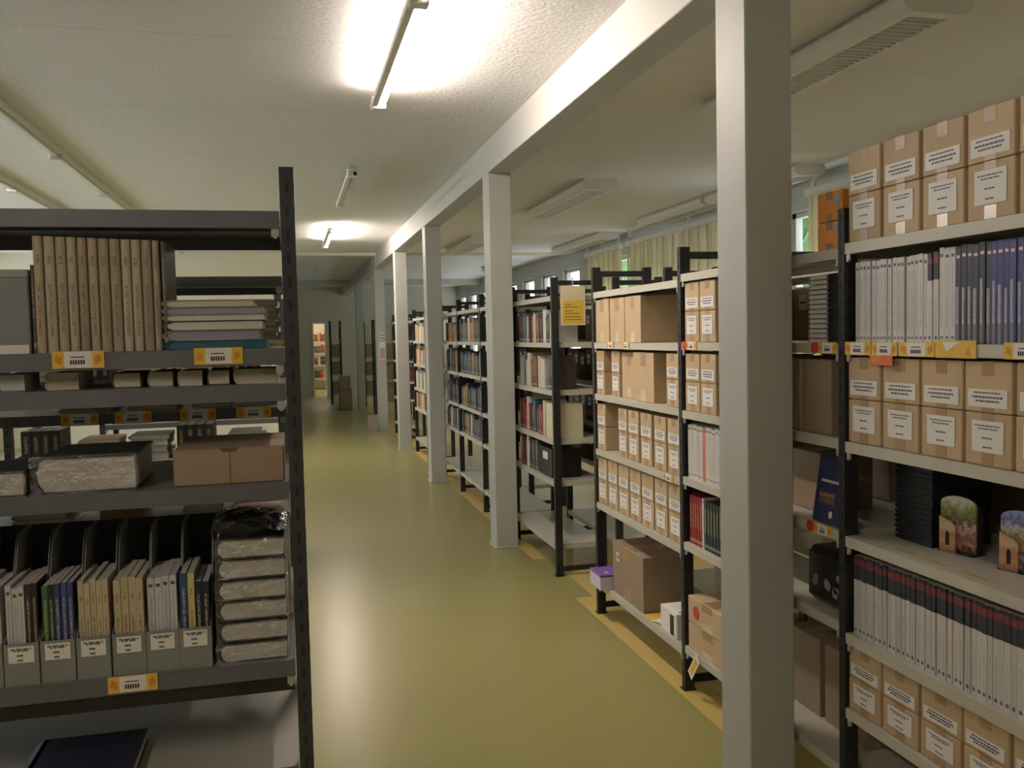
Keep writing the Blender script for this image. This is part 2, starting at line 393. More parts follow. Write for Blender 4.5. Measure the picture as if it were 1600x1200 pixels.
def louvre(x, y0, y1, w, label):
    r = empty('louvre_lamp', (x, (y0+y1)/2, CZ)); L = (y1-y0)/2; h = w/2
    prof = [(-h+.03, 0), (-h, -.03), (-h+.01, -.075), (-h+.05, -.10), (h-.05, -.10), (h-.01, -.075), (h, -.03), (h-.03, 0)]
    body = MB(); body.prism(prof, 'y', -L, -L+.06); body.prism(prof, 'y', L-.06, L)
    body.prism([(-h+.03, 0), (-h, -.03), (-h+.01, -.075), (-h+.05, -.10), (-h+.075, -.10), (-h+.075, 0)], 'y', -L+.06, L-.06)
    body.prism([(h-.075, 0), (h-.075, -.10), (h-.05, -.10), (h-.01, -.075), (h, -.03), (h-.03, 0)], 'y', -L+.06, L-.06)
    body.box(-h+.05, h-.05, -L+.05, L-.05, -.02, -.002)
    body.build('housing', fix_m, r)
    g = MB(); k = -L+.09
    while k < L-.07: g.box(-h+.075, h-.075, k-.004, k+.004, -.098, -.045); k += .045
    g.build('louvre_grid', fix_m, r)
    for s in (-.055, .055): MB().tube((s, -L+.07, -.05), (s, L-.07, -.05), .014, 8).build('tube', tube_off, r, smooth=True)
    tag(r, label, 'ceiling lamp', 'unlit louvre lamps on the right ceiling')
louvre(2.62, 3.25, 5.1, .34, 'large unlit louvre lamp at top right beside the nearest column')
louvre(2.74, 7.75, 9.8, .34, 'unlit louvre lamp right of the second column, seen whole')
louvre(2.62, 12.3, 14.3, .34, 'small distant unlit louvre lamp between the second and third columns')
louvre(4.28, 6.85, 8.55, .30, 'unlit louvre lamp by the windows above the orange box')
louvre(4.28, 8.65, 10.4, .30, 'unlit louvre lamp by the windows above the blinds')
louvre(4.28, 11.8, 14.1, .30, 'unlit louvre lamp by the windows where the blinds end')
louvre(4.0, 16.2, 18.2, .30, 'farthest unlit louvre lamp by the bare windows')

# vertical blinds
def blind(y0, y1, label, z0=1.05):
    r = empty('vertical_blind', (4.47, (y0+y1)/2, z0)); L = (y1-y0)/2; H = 2.73-z0
    hr = MB().box(-.03, .03, -L, L, H-.03, H+.03)
    for k in (-L+.1, 0, L-.1): hr.box(-.015, .015, k-.02, k+.02, H+.03, CZ-z0)
    hr.build('head_rail', fix_m, r)
    m = MB(); k = -L+.05; q = 0
    while k < L-.03:
        a = random.choice((-.5, -.1, -.25, .2, .1))+random.uniform(-.1, .1); dx, dy = .052*math.sin(a), .052*math.cos(a); q += 1
        m.quad([(-dx, k-dy, 0), (dx, k+dy, 0), (dx, k+dy, H-.03), (-dx, k-dy, H-.03)], q % 3 == 0); k += .082
    o = m.build('slats', [blind_m, blind_shade_m], r); so = o.modifiers.new('s', 'SOLIDIFY'); so.thickness = .0015
    tag(r, label, 'blind', 'cream vertical blinds on the window wall')
blind(11.84, 13.38, 'cream vertical blind at the far end of the blind row, left of the green gap')
blind(7.66, 11.62, 'wide cream vertical blind right of the green gap above the carton shelves')
blind(2.5, 7.2, 'cream vertical blind behind the nearest stacked cartons', 1.05)
blind(-4.9, 2.4, 'unseen cream vertical blind added beside and behind the camera to dim the daylight', 1.0)  # added out of view to keep daylight off the right ceiling
# trees outside
def tree(x, y, z, r, label):
    t = empty('garden_tree', (x, y, 0)); bm = bmesh.new(); bmesh.ops.create_icosphere(bm, subdivisions=4, radius=r)
    for v in bm.verts:
        v.co *= 1+.18*math.sin(v.co.x*6+x)*math.cos(v.co.y*7)+random.uniform(-.06, .06)
        v.co.z += z
    me = bpy.data.meshes.new('crown'); bm.to_mesh(me); bm.free(); me.materials.append(leaf_m); o = bpy.data.objects.new('crown', me); COL.objects.link(o); o.parent = t
    MB().tube((0, 0, 0), (0, 0, z), .12).build('trunk', brown_m, t); tag(t, label, 'tree', 'trees outside the windows')
leaf_m = mat('green_leaves', (104, 140, 84), .7, var=.6, scale=6)
tree(9.5, 15.5, 3.2, 2.6, 'green tree outside seen through the small gap in the blinds')
tree(9.0, 9.5, 2.9, 2.4, 'green tree outside seen left of the orange box')
tree(10, 22.0, 2.3, 1.8, 'green tree outside the bare far windows')

# ------------------------------------------------------------------ racks
def tag_mesh(kind):
    m = MB(); w, h, t = .085, .032, .0015
    if kind == 'yellow' or kind == 'reddot':
        m.box(-w/2, w/2, -t, 0, -h/2, h/2, 0); m.box(-w*.27, w*.27, -t-.0004, -t, -h*.46, h*.46, 1)
        m.box(-w*.15, w*.12, -t-.0008, -t-.0004, h*.12, h*.18, 2)
        for i in range(6): m.box(-w*.16+i*w*.05, -w*.16+i*w*.05+w*.035, -t-.0008, -t-.0004, -h*.28, -h*.02, 2)
        for s in (-1, 1): m.prism([(s*w*.33, -h*.3), (s*w*.46, -h*.1), (s*w*.42, h*.3), (s*w*.31, h*.12)], 'y', -t-.0006, -t, 3)
        if kind == 'reddot':
            m.prism([(-w*.72+.017*math.cos(a*math.pi/8), .017*math.sin(a*math.pi/8)) for a in range(16)], 'y', -t-.001, 0, 4)
    elif kind == 'orange':
        m.box(-w/2, w/2, -t, 0, -h/2, h/2, 4); m.box(-w*.45, 0, -t-.0004, -t, -h*.3, h*.3, 3)
    elif kind == 'wide':
        m.box(-w*.8, w*.8, -t, 0, -h/2, h*.6, 0); m.prism([(-w*.5, h*.5), (w*.2, h*.5), (-w*.35, -h*.1)], 'y', -t-.0006, -t, 1); m.prism([(w*.4, -h*.3), (w*.62, -h*.34), (w*.5, h*.1)], 'y', -t-.0006, -t, 3)
    return m.mesh('shelf_label', [yel_m, paper_m, inkd_m, amber_m, redor_m if kind == 'orange' else red_m])
TAGM = {k: tag_mesh(k) for k in ('yellow', 'reddot', 'orange', 'wide')}
MC = {}
def post_mesh(h, m_):
    k = ('post', h, m_.name)
    if k not in MC:
        m = MB(); t = .003
        m.box(-.015, .015, 0, t, 0, h); m.box(-.015, -.015+t, t, .045, 0, h); m.box(.015-t, .015, t, .045, 0, h); m.box(-.015+t, -.006, .042, .045, 0, h); m.box(.006, .015-t, .042, .045, 0, h)
        z = .06
        while z < h-.03:
            m.box(-.0035, .0035, -.0004, .0002, z, z+.022, 1); m.box(.0148, .0154, .012, .018, z, z+.022, 1); m.box(.0148, .0154, .03, .036, z+.012, z+.03, 1); z += .05
        MC[k] = m.mesh('post', [m_, slot_m])
    return MC[k]
def link(name, me, parent, loc=(0, 0, 0), rot=(0, 0, 0)):
    o = bpy.data.objects.new(name, me); COL.objects.link(o); o.parent = parent; o.location = loc; o.rotation_euler = rot; return o
def rack(fr, width, levels, depth, label, group, pm, lm, tm, height=1.9, ends=(1, 0), lip=.032, tags=(), clips=True, lowmat=None):
    r = empty('storage_rack', fr.w(0, 0, 0), fr.rot)
    xs = ([0] if ends[0] else [])+([width] if ends[1] else [])
    for x in xs:
        link('post', post_mesh(height, pm), r, (x, 0, 0))
        link('post', post_mesh(height, pm), r, (x, depth, 0), (0, 0, math.pi))
        k = ('frame', depth, height, pm.name)
        if k not in MC:
            MC[k] = MB().box(-.01, .01, .045, depth-.045, 0, .03).mesh('cross_brace', [pm])
        link('cross_brace', MC[k], r, (x, 0, height-.05)); link('cross_brace', MC[k], r, (x, 0, .03))
        for yy in (.022, depth-.022):
            k = ('foot', pm.name)
            if k not in MC: MC[k] = MB().box(-.022, .022, -.028, .028, 0, .006).mesh('foot_plate', [pm])
            link('foot_plate', MC[k], r, (x, yy, 0))
    for i, z in enumerate(levels):
        tmm = lowmat if (lowmat and i == len(levels)-1) else tm
        k = ('shelf', width, depth, lm.name, tmm.name, lip)
        if k not in MC:
            m = MB(); a, b = .017, width-.017
            m.box(a, b, .004, depth-.004, -.003, 0, 1)
            m.box(a, b, .001, .004, -lip, 0, 0); m.box(a, b, depth-.004, depth-.001, -lip, 0, 0)
            m.box(a, a+.003, .004, depth-.004, -lip, -.003, 0); m.box(b-.003, b, .004, depth-.004, -lip, -.003, 0)
            m.box(a+.01, b-.01, depth*.45, depth*.55, -.018, -.003, 0); m.box(a, b, .004, .012, -lip, -lip+.002, 0)
            MC[k] = m.mesh('shelf', [lm, tmm])
        so = link('shelf', MC[k], r, (0, 0, z))
        if clips:
            for (xx) in (.027, width-.027):
                k = ('clip',)
                if k not in MC: MC[k] = MB().box(-.008, .008, -.001, .004, -.014, .004).box(-.004, .004, -.003, .005, -.018, -.008).mesh('shelf_clip', [clip_m])
                link('shelf_clip', MC[k], so, (xx, .006, -lip-.004))
        for (li, s, kd, *sc) in tags:
            if li == i:
                tg_ = link('shelf_label', TAGM[kd], so, (s, -.0003, -.014 if kd != 'orange' else -.044), (0, 0, random.uniform(-.01, .01)))
                if sc: tg_.scale = (sc[0], 1, sc[1])
                elif kd != 'orange': tg_.scale = (1.15, 1, 1.1)
    tag(r, label, 'shelving', group)
    return r
# right-hand row (front plane X = 1.60, facing the aisle)
RX, RD = 1.60, .34
A1, A2, A3 = Fr('R', RX, 2.40), Fr('R', RX, 3.56), Fr('R', RX, 4.69)
LA1 = [1.795, 1.50, 1.207, .922, .626, .395, .19]; LA2 = [1.785, 1.50, 1.212, .930, .650, .20]; LA3 = [1.765, 1.495, 1.217, .917, .622, .18]
G_R = 'black steel racks along the right side of the aisle'
rack(A1, 1.15, LA1, RD, 'nearest black rack at right with two-high cartons along its top shelf', G_R, post_r, shelf_r, shelf_r, ends=(1, 1),
     tags=[(1, .082, 'yellow', 1.45, 1.2), (1, .203, 'yellow', 1.3, 1.2), (1, .337, 'yellow', 1.62, 1.2), (1, .48, 'wide', 1.05, 1.25), (1, .70, 'yellow', 1.45, 1.2), (1, .19, 'orange', 1.15, 1.0), (1, .86, 'yellow', 1.45, 1.2)])
rack(A2, 1.16, LA2, RD, 'black rack at right crossed by the nearest column, red dots on its shelf labels', G_R, post_r, shelf_r, shelf_r,
     tags=[(1, .12, 'reddot'), (1, 1.09, 'reddot'), (3, 1.06, 'reddot')])
rack(A3, 1.13, LA3, RD, 'black rack at right filled with brown cartons, big carton on its bottom shelf', G_R, post_r, shelf_r, shelf_r,
     tags=[(1, .28, 'yellow'), (1, .5, 'yellow'), (3, 1.0, 'yellow')])
LB = [1.785, 1.49, 1.186, .872, .604, .20]
B1 = Fr('R', RX, 6.60); rack(B1, 1.11, LB, RD, 'black book rack with the yellow notice on its end', G_R, post_r, shelf_r, shelf_r, ends=(1, 1))
B0 = Fr('R', RX, 7.71); rack(B0, 1.11, LB, RD, 'black book rack hidden mostly behind the second column', G_R, post_r, shelf_r, shelf_r)
C1 = Fr('R', RX, 8.82); rack(C1, 1.10, LB, RD, 'black book rack seen just left of the second column', G_R, post_r, shelf_r, shelf_r)
C2 = Fr('R', RX, 9.92); rack(C2, 1.10, LB, RD, 'black book rack just right of the third column', G_R, post_r, shelf_r, shelf_r)
D1 = Fr('R', RX, 12.12); rack(D1, 1.10, LB, RD, 'black book rack between the third and fourth columns', G_R, post_r, shelf_r, shelf_r, ends=(1, 1))
D2 = Fr('R', RX, 14.6); rack(D2, 1.10, LB, RD, 'farthest black book rack before the opening, between fourth and fifth columns', G_R, post_r, shelf_r, shelf_r, ends=(1, 1))
# back row standing behind it
G_B = 'black steel racks of the back row on the right'
Q = [Fr('R', 2.02, 2.40), Fr('R', 2.02, 3.56), Fr('R', 2.02, 4.69), Fr('R', 2.02, 6.60), Fr('R', 2.02, 8.82)]
for q, lb in zip(Q, ('nearest', 'second', 'third', 'fourth', 'fifth')):
    rack(q, 1.08, LA1[:6] if lb == 'nearest' else LA2, RD, 'black back-row rack standing behind the %s stretch of right-hand racks' % lb, G_B, post_r, shelf_r, shelf_r, ends=(1, 1))
# left racks (front facing the camera)
RW = 1.15
L1 = Fr('L', .004-RW, 2.0); L2 = Fr('L', .0-RW+.0, 2.75)
LL1 = [1.822, 1.532, 1.455, 1.242, .852, .615]
G_L = 'charcoal racks standing across the left side'
L1R = rack(L1, RW, LL1, .5, 'nearest charcoal rack at left with magazine files and beige volumes', G_L, post_l, lip_l, top_l, height=1.915, ends=(1, 1), lip=.036, lowmat=pale_l,
     tags=[(1, RW-.423, 'yellow'), (1, RW-.151, 'yellow'), (4, RW-.348, 'yellow')])
for q_ in [c for c in L1R.children if c.name.startswith('shelf') and abs(c.location.z-.852) < .01]:
    MB().box(.02, RW-.02, .012, .03, -.07, -.003).build('shelf_gap_shade', black_m, q_)  # black strip stands in for the shadowed gap below the shelf lip
LL2 = [1.735, 1.545, 1.352, 1.02, .70, .35]
rack(L2, RW, LL2, .5, 'second charcoal rack at left, directly behind the nearest one', G_L, post_l, lip_l, top_l, height=1.82, ends=(1, 1), lip=.03,
     tags=[(2, RW-.58, 'yellow'), (2, RW-.44, 'yellow'), (2, RW-.265, 'yellow'), (2, RW-.11, 'yellow'), (1, RW-.05, 'yellow')])
L3 = Fr('L', -1.2, 4.3); rack(L3, 1.15, LL2, .5, 'third charcoal rack at left, across the gap from the second', G_L, post_l, lip_l, pale_l, height=1.82, ends=(1, 1))
L4 = Fr('L', -1.2, 6.3); rack(L4, 1.15, LL2, .5, 'fourth charcoal rack at left, deep among the rows', G_L, post_l, lip_l, pale_l, height=1.82, ends=(1, 1))
L5 = Fr('L', -2.4, 4.3); rack(L5, 1.15, LL2, .5, 'charcoal rack far left beyond the third one', G_L, post_l, lip_l, pale_l, height=1.82, ends=(1, 0))

# ------------------------------------------------------------------ cartons
def label_geom(m, x0, x1, z0, z1, y, seed, tall):
    m.box(x0, x1, y-.0006, y, z0, z1, 0); rnd = random.Random(str(seed)); w = x1-x0; h = z1-z0; c = (x0+x1)/2
    rows = [(.84, .80, .010), (.74, .6, .010), (.45, .35, .012), (.16, .3, .012)] if tall else [(.80, .7, .012), (.56, .78, .016), (.34, .6, .014)]
    for (fz, fw_, th) in rows:
        x = c-w*fw_/2; e = c+w*fw_/2
        while x < e-.003:
            L = min(rnd.uniform(.004, .014), e-x); m.box(x, x+L, y-.0009, y-.0006, z0+h*fz-th*.16, z0+h*fz+th*.16, 1); x += L+.002
PROTO = {}
def carton_proto(key, w, h, d, lab=None, mats=None, tape='low'):
    if key in PROTO: return PROTO[key]
    r = empty('cardboard_box'); bm_ = mats or kraft_m
    b = MB(); b.box(-w/2, w/2, 0, d, 0, h, 0)
    body = b.build('box_body', [bm_], r, min(.0025, w*.02))
    s = MB(); s.box(-w/2+.004, w/2-.004, d/2-.0012, d/2+.0012, h-.0002, h+.0005); s.box(-.0012, .0012, -.0004, .0002, .002, h-.002) if tape == 'mid' else None
    s.build('flap_seam', seam_m, body)
    if tape:
        t = MB(); tw = w*.13
        t.box(-tw, tw, .01, d-.01, h+.0004, h+.0011)
        t.build('tape', tape_m, r)
        if tape != 'top':
            t = MB(); t.box(-tw, tw, -.0008, -.0002, h*.72, h+.0005); t.build('tape', tape_m, r)
            t = MB(); t.box(-tw, tw, -.0008, -.0002, 0.001, h*.24); t.build('tape', tape_m if tape == 'low' else tapeshine_m, r)
    if lab:
        m = MB(); a = (-w*.42, w*.42, h*.10, h*.46) if lab == 'wide' else (-w*.34, w*.34, h*.26, h*.86)
        label_geom(m, *a, -.0009, key, lab == 'tall'); m.build('label', [paper_m, ink_m], r)
    r['proto'] = 1; PROTO[key] = [r, False]
    return PROTO[key]
def put(proto, fr, s, t, z, label, cat, group, rz=0):
    r, used = proto
    if not used: o = r; proto[1] = True
    else: o = copy_tree(r)
    if 'proto' in o: del o['proto']
    o.location = fr.w(s, t, z); o.rotation_euler.z = fr.rot+rz
    tag(o, label, cat, group)
    return o
G_BX = 'small labelled kraft cartons stacked two high'
def pair(fr, s, z, w, h1, h2, where, t=.012, shine=False, seed=0, d=.29):
    a = carton_proto(('lo', w, h1, shine, seed % 3), w, h1, d, 'tall', tape='shine' if shine else 'low')
    b = carton_proto(('hi', w, h2, seed % 3), w, h2, d, 'wide', tape='low')
    c = s+w/2
    put(a, fr, c, t, z, 'lower kraft carton, square label, %s' % where, 'carton', G_BX, random.uniform(-.006, .006))
    put(b, fr, c+random.uniform(-.002, .002), t, z+h1+.002, 'upper kraft carton, wide label, %s' % where, 'carton', G_BX, random.uniform(-.006, .006))
# A1 rows
for i in range(6):
    n = ordw(i+1)
    pair(A1, .02+i*.1615+(.0 if i else 0), 1.796, .148, .135, .125, '%s pair from left atop the nearest right rack' % n, shine=(i > 0), seed=i)
    pair(A1, .018+i*.1605, 1.208, .150, .127, .122, '%s pair from left, middle shelf of nearest right rack' % n, seed=i+1)
    pair(A1, .018+i*.1605, .396, .150, .098, .094, '%s pair from left, low shelf of nearest right rack' % n, seed=i+2)
for i, s in enumerate((.03, .175)):
    pair(A2, s, 1.501, .135, .126, .117, '%s pair just left of nearest column, upper row' % ordw(i+1), seed=i)
    pair(A2, s, 1.213, .135, .122, .116, '%s pair just left of nearest column, second row' % ordw(i+1), seed=i+1)
def tall(fr, s, z, w, h, label, d=.3, t=.012, key=None, tape='shine', rz=0, m=None, lab=None):
    p = carton_proto(('tall', w, h, d, tape, m.name if m else '', lab), w, h, d, lab, m, tape)
    return put(p, fr, s+w/2, t, z, label, 'carton', 'plain cardboard cartons', rz)
for i, s in enumerate((-.0, .225, .44)):
    tall(A3, .02+s, 1.496, .205, .225, 'tall plain brown carton, %s of three on the upper shelf' % ('left', 'middle', 'right')[i])
pair(A3, .02, 1.218, .118, .118, .112, 'leftmost pair, left of two big plain cartons')
pair(A3, .235, 1.218, .112, .118, .112, 'pair against the left of two big plain cartons', t=.02)
tall(A3, .36, 1.218, .20, .228, 'big plain carton on the second shelf, left of the two', t=.03, d=.28)
tall(A3, .565, 1.218, .25, .232, 'big plain carton on the second shelf, right of the two, its side showing')
pair(A3, .96, 1.218, .13, .118, .112, 'pair at the right end, past the big cartons')
pair(A3, .02, .918, .125, .125, .118, 'leftmost pair on third shelf, standing apart from the rest')
for i, s in enumerate((.345, .482, .645, .81, .965)):
    pair(A3, s, .918, .135 if i else .12, .125, .118, '%s pair of the tight row on third shelf' % ordw(i+1), seed=i)
for i in range(7):
    pair(A3, .018+i*.158, .623, .140, .128, .122, '%s pair from left on the full fourth shelf' % ordw(i+1), seed=i)
# big carton on the bottom shelf of A3
tall(A3, .21, .181, .42, .272, 'large brown carton with flaps and small white sticker on the bottom shelf', d=.24, t=.02, m=brown_m, tape='low')
st = MB().box(-.02, .02, -.001, 0, -.022, .022, 0).box(-.008, .012, -.0014, -.001, -.010, .012, 1)
o = st.build('sticker', [paper_m, ink_m], [x for x in bpy.data.objects if x.get('label', '').startswith('large brown carton with flaps')][0]); o.location = (-.13, -.002, .20)
# plastic purple-lidded slab hanging over the shelf end
r = empty('purple_box', A3.w(.113, -.05, .181), A3.rot)
MB().box(-.085, .085, 0, .2, 0, .072).build('box_body', mat('lilac_white_board', (214, 204, 222), .5), r, .003)
MB().box(-.086, .086, -.001, .201, .072, .085).build('lid', mat('purple_lid', (128, 96, 170), .45), r, .003)
MB().box(.03, .05, .04, .06, .085, .086).build('sticker', paper_m, r)
tag(r, 'white box with purple lid at the left end of the bottom shelf', 'box')
r = empty('white_box', A3.w(.94, .015, .181), A3.rot)
MB().box(-.09, .09, 0, .13, 0, .115).build('box_body', paper_m, r, .003); MB().box(.02, .06, -.001, 0, .01, .10).build('dark_stripe', black_m, r); MB().box(-.07, .07, .02, .1, .115, .121).build('papers', paper_m, r)
tag(r, 'small white box with a dark stripe beside the large brown carton', 'box')
for i in range(3):
    o = MB().box(-.06, .06, 0, .09, 0, .002).build('paper_sheet', yel_m if i < 2 else paper_m, loc=A3.w(.70+i*.055, .015+.01*i, .181+.0022*i), rotz=A3.rot+.2*i)
    tag(o, ('yellow slip lying nearest the large brown carton', 'yellow slip in the middle of three loose sheets on the bottom shelf', 'white loose sheet touching the small white box')[i], 'paper')
# A2 bottom: two kraft cartons with a red dot, hanging tag
for k in (0, 1):
    o = tall(A2, .03, .201+.113*k, .36, .11, ('lower flat kraft carton under the one with the red dot', 'upper flat kraft carton with a red dot')[k], d=.27, tape='shine')
d_ = MB().prism([(.026*math.cos(a*math.pi/8), .026*math.sin(a*math.pi/8)) for a in range(16)], 'y', -.002, 0).build('red_dot', red_m, o); d_.location = (-.10, -.0015, .055)
o = MB().box(-.022, .022, -.002, 0, -.13, 0).box(-.014, .014, -.003, -.002, -.11, -.02, 1).build('hanging_tag', [paper_m, yel_m], loc=A2.w(.16, -.006, .195), rotz=A2.rot)
o.rotation_euler = (0, math.radians(38), A2.rot); tag(o, 'paper tag dangling askew from the bottom shelf beside the nearest column', 'tag')
for i, (s, w, h) in enumerate(((.04, .2, .26), (.27, .22, .3), (.55, .24, .22), (.80, .25, .24))):
    tall(Q[1], s, .201, w, h, 'dull brown carton on the back-row rack floor shelf, %s from left' % ordw(i+1), m=brown_m, tape='top', lab='tall' if i == 0 else None)
# A2 near end: seen between the nearest column and the rack post
def obox(fr, s, t, z, w, d, h, m_, name, label, cat, group=None, bev=.002):
    o = MB().box(-w/2, w/2, 0, d, 0, h).build(name, m_, None, bev, loc=fr.w(s, t, z), rotz=fr.rot); tag(o, label, cat, group); return o
for k in (0, 1):
    p = carton_proto(('orange', k), .13, (.085, .09)[k], .22, None, orange_m, 'low')
    o = put(p, A2, 1.07, .02, 1.786+.087*k, ('lower orange carton behind the rack post', 'upper orange carton with a pale blue sticker beside the stacked cartons')[k], 'carton', 'orange cartons')
    s_ = MB().prism([(.014*math.cos(a*math.pi/8), .014*math.sin(a*math.pi/8)) for a in range(16)], 'y', -.0016, 0).build('round_sticker', blue_st, o); s_.location = (.045, -.001, .06)
# cartons in the dark part of A2
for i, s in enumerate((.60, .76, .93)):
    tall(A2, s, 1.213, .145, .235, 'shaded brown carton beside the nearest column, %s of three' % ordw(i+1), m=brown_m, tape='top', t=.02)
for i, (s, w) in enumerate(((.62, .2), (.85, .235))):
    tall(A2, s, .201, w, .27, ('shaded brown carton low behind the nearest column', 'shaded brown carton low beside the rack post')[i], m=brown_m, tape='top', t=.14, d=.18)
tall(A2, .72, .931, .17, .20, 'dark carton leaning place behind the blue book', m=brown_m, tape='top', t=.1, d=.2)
# plain boxes on the back rows
for i, (q, s, z, w, h) in enumerate(((Q[0], .05, .922, .3, .2), (Q[0], .40, .922, .32, .17), (Q[0], .76, .922, .3, .21), (Q[1], .1, .93, .3, .2), (Q[1], .5, .93, .3, .2), (Q[2], .1, 1.50, .35, .2), (Q[2], .55, 1.50, .3, .2), (Q[2], .1, .93, .35, .2), (Q[2], .55, .65, .35, .2), (Q[0], .1, 1.207, .4, .2), (Q[0], .55, 1.207, .4, .2), (Q[0], .1, 1.5, .3, .2), (Q[0], .5, 1.5, .4, .2))):
    tall(q, s, z+.001, w, h, 'brown carton in the back row, %s such carton counted from the camera' % ordw(i+1), m=brown_m, tape='top')

# dark archive boxes filling the back row
for qi, (q, lb) in enumerate(zip(Q, ('nearest', 'second', 'third', 'fourth', 'fifth'))):
    lv = LA1[:6] if qi == 0 else LA2
    for L in ((1, 2) if qi < 3 else (1, 2, 3, 4)):
        if (qi, L) in ((0, 1), (0, 2), (2, 1)): continue
        for k in range(7):
            w = .135; h = random.uniform(.19, .22)
            o = MB().box(-w/2, w/2, 0, .26, 0, h).box(-.03, .03, -.001, 0, h*.55, h*.85, 1).box(-.02, .02, -.0015, -.001, h*.68, h*.72, 2).build('archive_box', [random.choice((black_m, brown_m, seam_m)), paper_m, inkd_m], None, 0, loc=q.w(.09+k*.145, .02, lv[L]+.001), rotz=q.rot)
            tag(o, 'dark archive box, %s from left, %s level of the %s back-row rack' % (ordw(k+1), ordw(L+1), lb), 'box', 'dark archive boxes in the back row')
# ------------------------------------------------------------------ books
def unit_book(kind, hard):
    m = MB(); e = .10 if hard else .07
    if hard:
        # rounded spine, boards, page block
        sp_ = [(-.5, .03), (-.40, .012), (-.2, .002), (0, 0), (.2, .002), (.40, .012), (.5, .03), (.5, .05), (-.5, .05)]
        m.prism(sp_, 'z', 0, 1, 0); m.box(-.5, -.5+e, .05, 1, 0, 1, 0); m.box(.5-e, .5, .05, 1, 0, 1, 0); m.box(-.5+e, .5-e, .05, .965, .014, .983, 1)
    else:
        m.box(-.5, .5, 0, .012, 0, 1, 0); m.box(-.5, -.5+e, .012, 1, 0, 1, 0); m.box(.5-e, .5, .012, 1, 0, 1, 0); m.box(-.5+e, .5-e, .012, .998, .001, .999, 1)
    return m.mesh('book_'+kind, [BM[kind], page_m if hard else pagew_m])
BK = {(k, h): unit_book(k, h) for k in BM for h in (True, False)}
def book(fr, s, t, z, th, d, h, kind, col, label, cat='book', group=None, hard=False, tilt=0, name=None):
    o = bpy.data.objects.new(name or cat.replace(' ', '_'), BK[(kind, hard)]); COL.objects.link(o)
    o.location = fr.w(s+th/2, t, z); o.scale = (th-.0006, d, h); o.rotation_euler = (0, tilt, fr.rot); o.color = (*lin(col), 1)
    tag(o, label, cat, group); return o
def jit(c, a=8):
    k = random.uniform(-a, a)*1.4
    return tuple(max(0, min(255, v+k+random.uniform(-a, a)*.3)) for v in c)
CN = [((206, 204, 200), 'white'), ((60, 44, 40), 'dark brown'), ((112, 60, 48), 'reddish brown'), ((120, 36, 40), 'dark red'), ((38, 40, 48), 'black'), ((196, 188, 160), 'cream'),
      ((44, 62, 98), 'blue'), ((50, 84, 90), 'teal'), ((158, 112, 70), 'tan'), ((90, 88, 84), 'grey'), ((176, 90, 50), 'orange brown')]
def row(fr, s0, s1, z, pal, where, group, th=(.02, .04), h=(.18, .24), d=(.15, .2), kind='plain', hard=True, gap=.12, t=.02):
    s = s0; i = 0
    while True:
        w = random.uniform(*th)
        if s+w > s1: break
        i += 1; c, nm = random.choice(pal)
        book(fr, s, t+random.uniform(0, .012), z, w, random.uniform(*d), random.uniform(*h), kind, jit(c), '%s book, %s from the left on %s' % (nm, ordw(i), where), group=group, hard=hard)
        s += w+.0008
        if random.random() < gap: s += random.uniform(.01, .04)
warm = [CN[i] for i in (1, 2, 3, 3, 4, 5, 0, 7, 9)]; mixd = CN; dark = [CN[i] for i in (4, 6, 9, 0, 8, 1, 9, 6)]
pale = [CN[i] for i in (0, 5, 5, 2, 1, 8)]
for (fr, wh, pal, s0, s1, rows) in ((B1, 'notice-end rack', warm, .16, 1.08, (1, 2, 3, 4)), (C1, 'rack left of second column', dark, .02, 1.08, (1, 2, 3, 4)), (C2, 'rack right of third column', dark, .25, 1.06, (1, 2, 3, 4)),
                                    (D1, 'rack between third and fourth columns', pale, .02, 1.0, (1, 2, 3, 4)), (D2, 'farthest right rack', mixd, .25, 1.0, (1, 2, 3, 4))):
    for L in rows:
        z = LB[L]+.0005; e = s1
        if fr is B1: e = {1: 1.06, 2: 1.06, 3: .86, 4: .62}[L]
        th = (.045, .075) if fr is B1 else (.055, .09)
        row(fr, s0, e, z, pal, '%s shelf, %s' % (ordw(L+1), wh), 'mixed books on the right-hand book racks', th=th, h=(.17, .235), gap=.10)
# specials on B1
o = obox(B1, .96, .02, .8725, .17, .2, .225, mat('cream_binder', (214, 206, 174), .6), 'archive_binder', 'wide cream archive binder by the rack end on the fourth shelf', 'binder')
o2 = obox(B1, .80, .03, .6045, .32, .2, .19, black_m, 'archive_box', 'black archive box with a pale label on the fifth shelf', 'box')
MB().box(-.05, .06, -.002, 0, .11, .16).build('label', paper_m, o2)
# A1 row 2 : journals
s = .035; i = 0
seq = [('white', (214, 213, 210), 'white')]*17+[('blacktop', (214, 212, 208), 'black-topped white')]*2+[('white', (216, 215, 212), 'white')]*3+[('twotone', (46, 52, 66), 'dark slate')]*6+[('twotone', (62, 66, 128), 'violet blue')]*5+\
      [('twotone', (58, 58, 66), 'charcoal')]*4+[('plain', (58, 118, 108), 'teal green')]*2+[('twotone', (196, 96, 66), 'orange red')]*3+[('white', (206, 190, 176), 'pale pink')]*2+[('twotone', (60, 62, 90), 'indigo')]*6
for k, c, nm in seq:
    w = .0165 if i < 17 else random.uniform(.016, .021); i += 1
    if i in (5, 10, 13, 19): s += .006
    if nm == 'teal green': w = .022
    book(A1, s, .025+random.uniform(0, .004), 1.5005, w, .17, .236+(.008 if i > 19 else 0)+random.uniform(-.002, .002), k, jit(c, 5), '%s journal, %s from the left on the row under the top cartons' % (nm, ordw(i)), 'journal', 'journals on the second shelf of the nearest right rack'); s += w+.0006
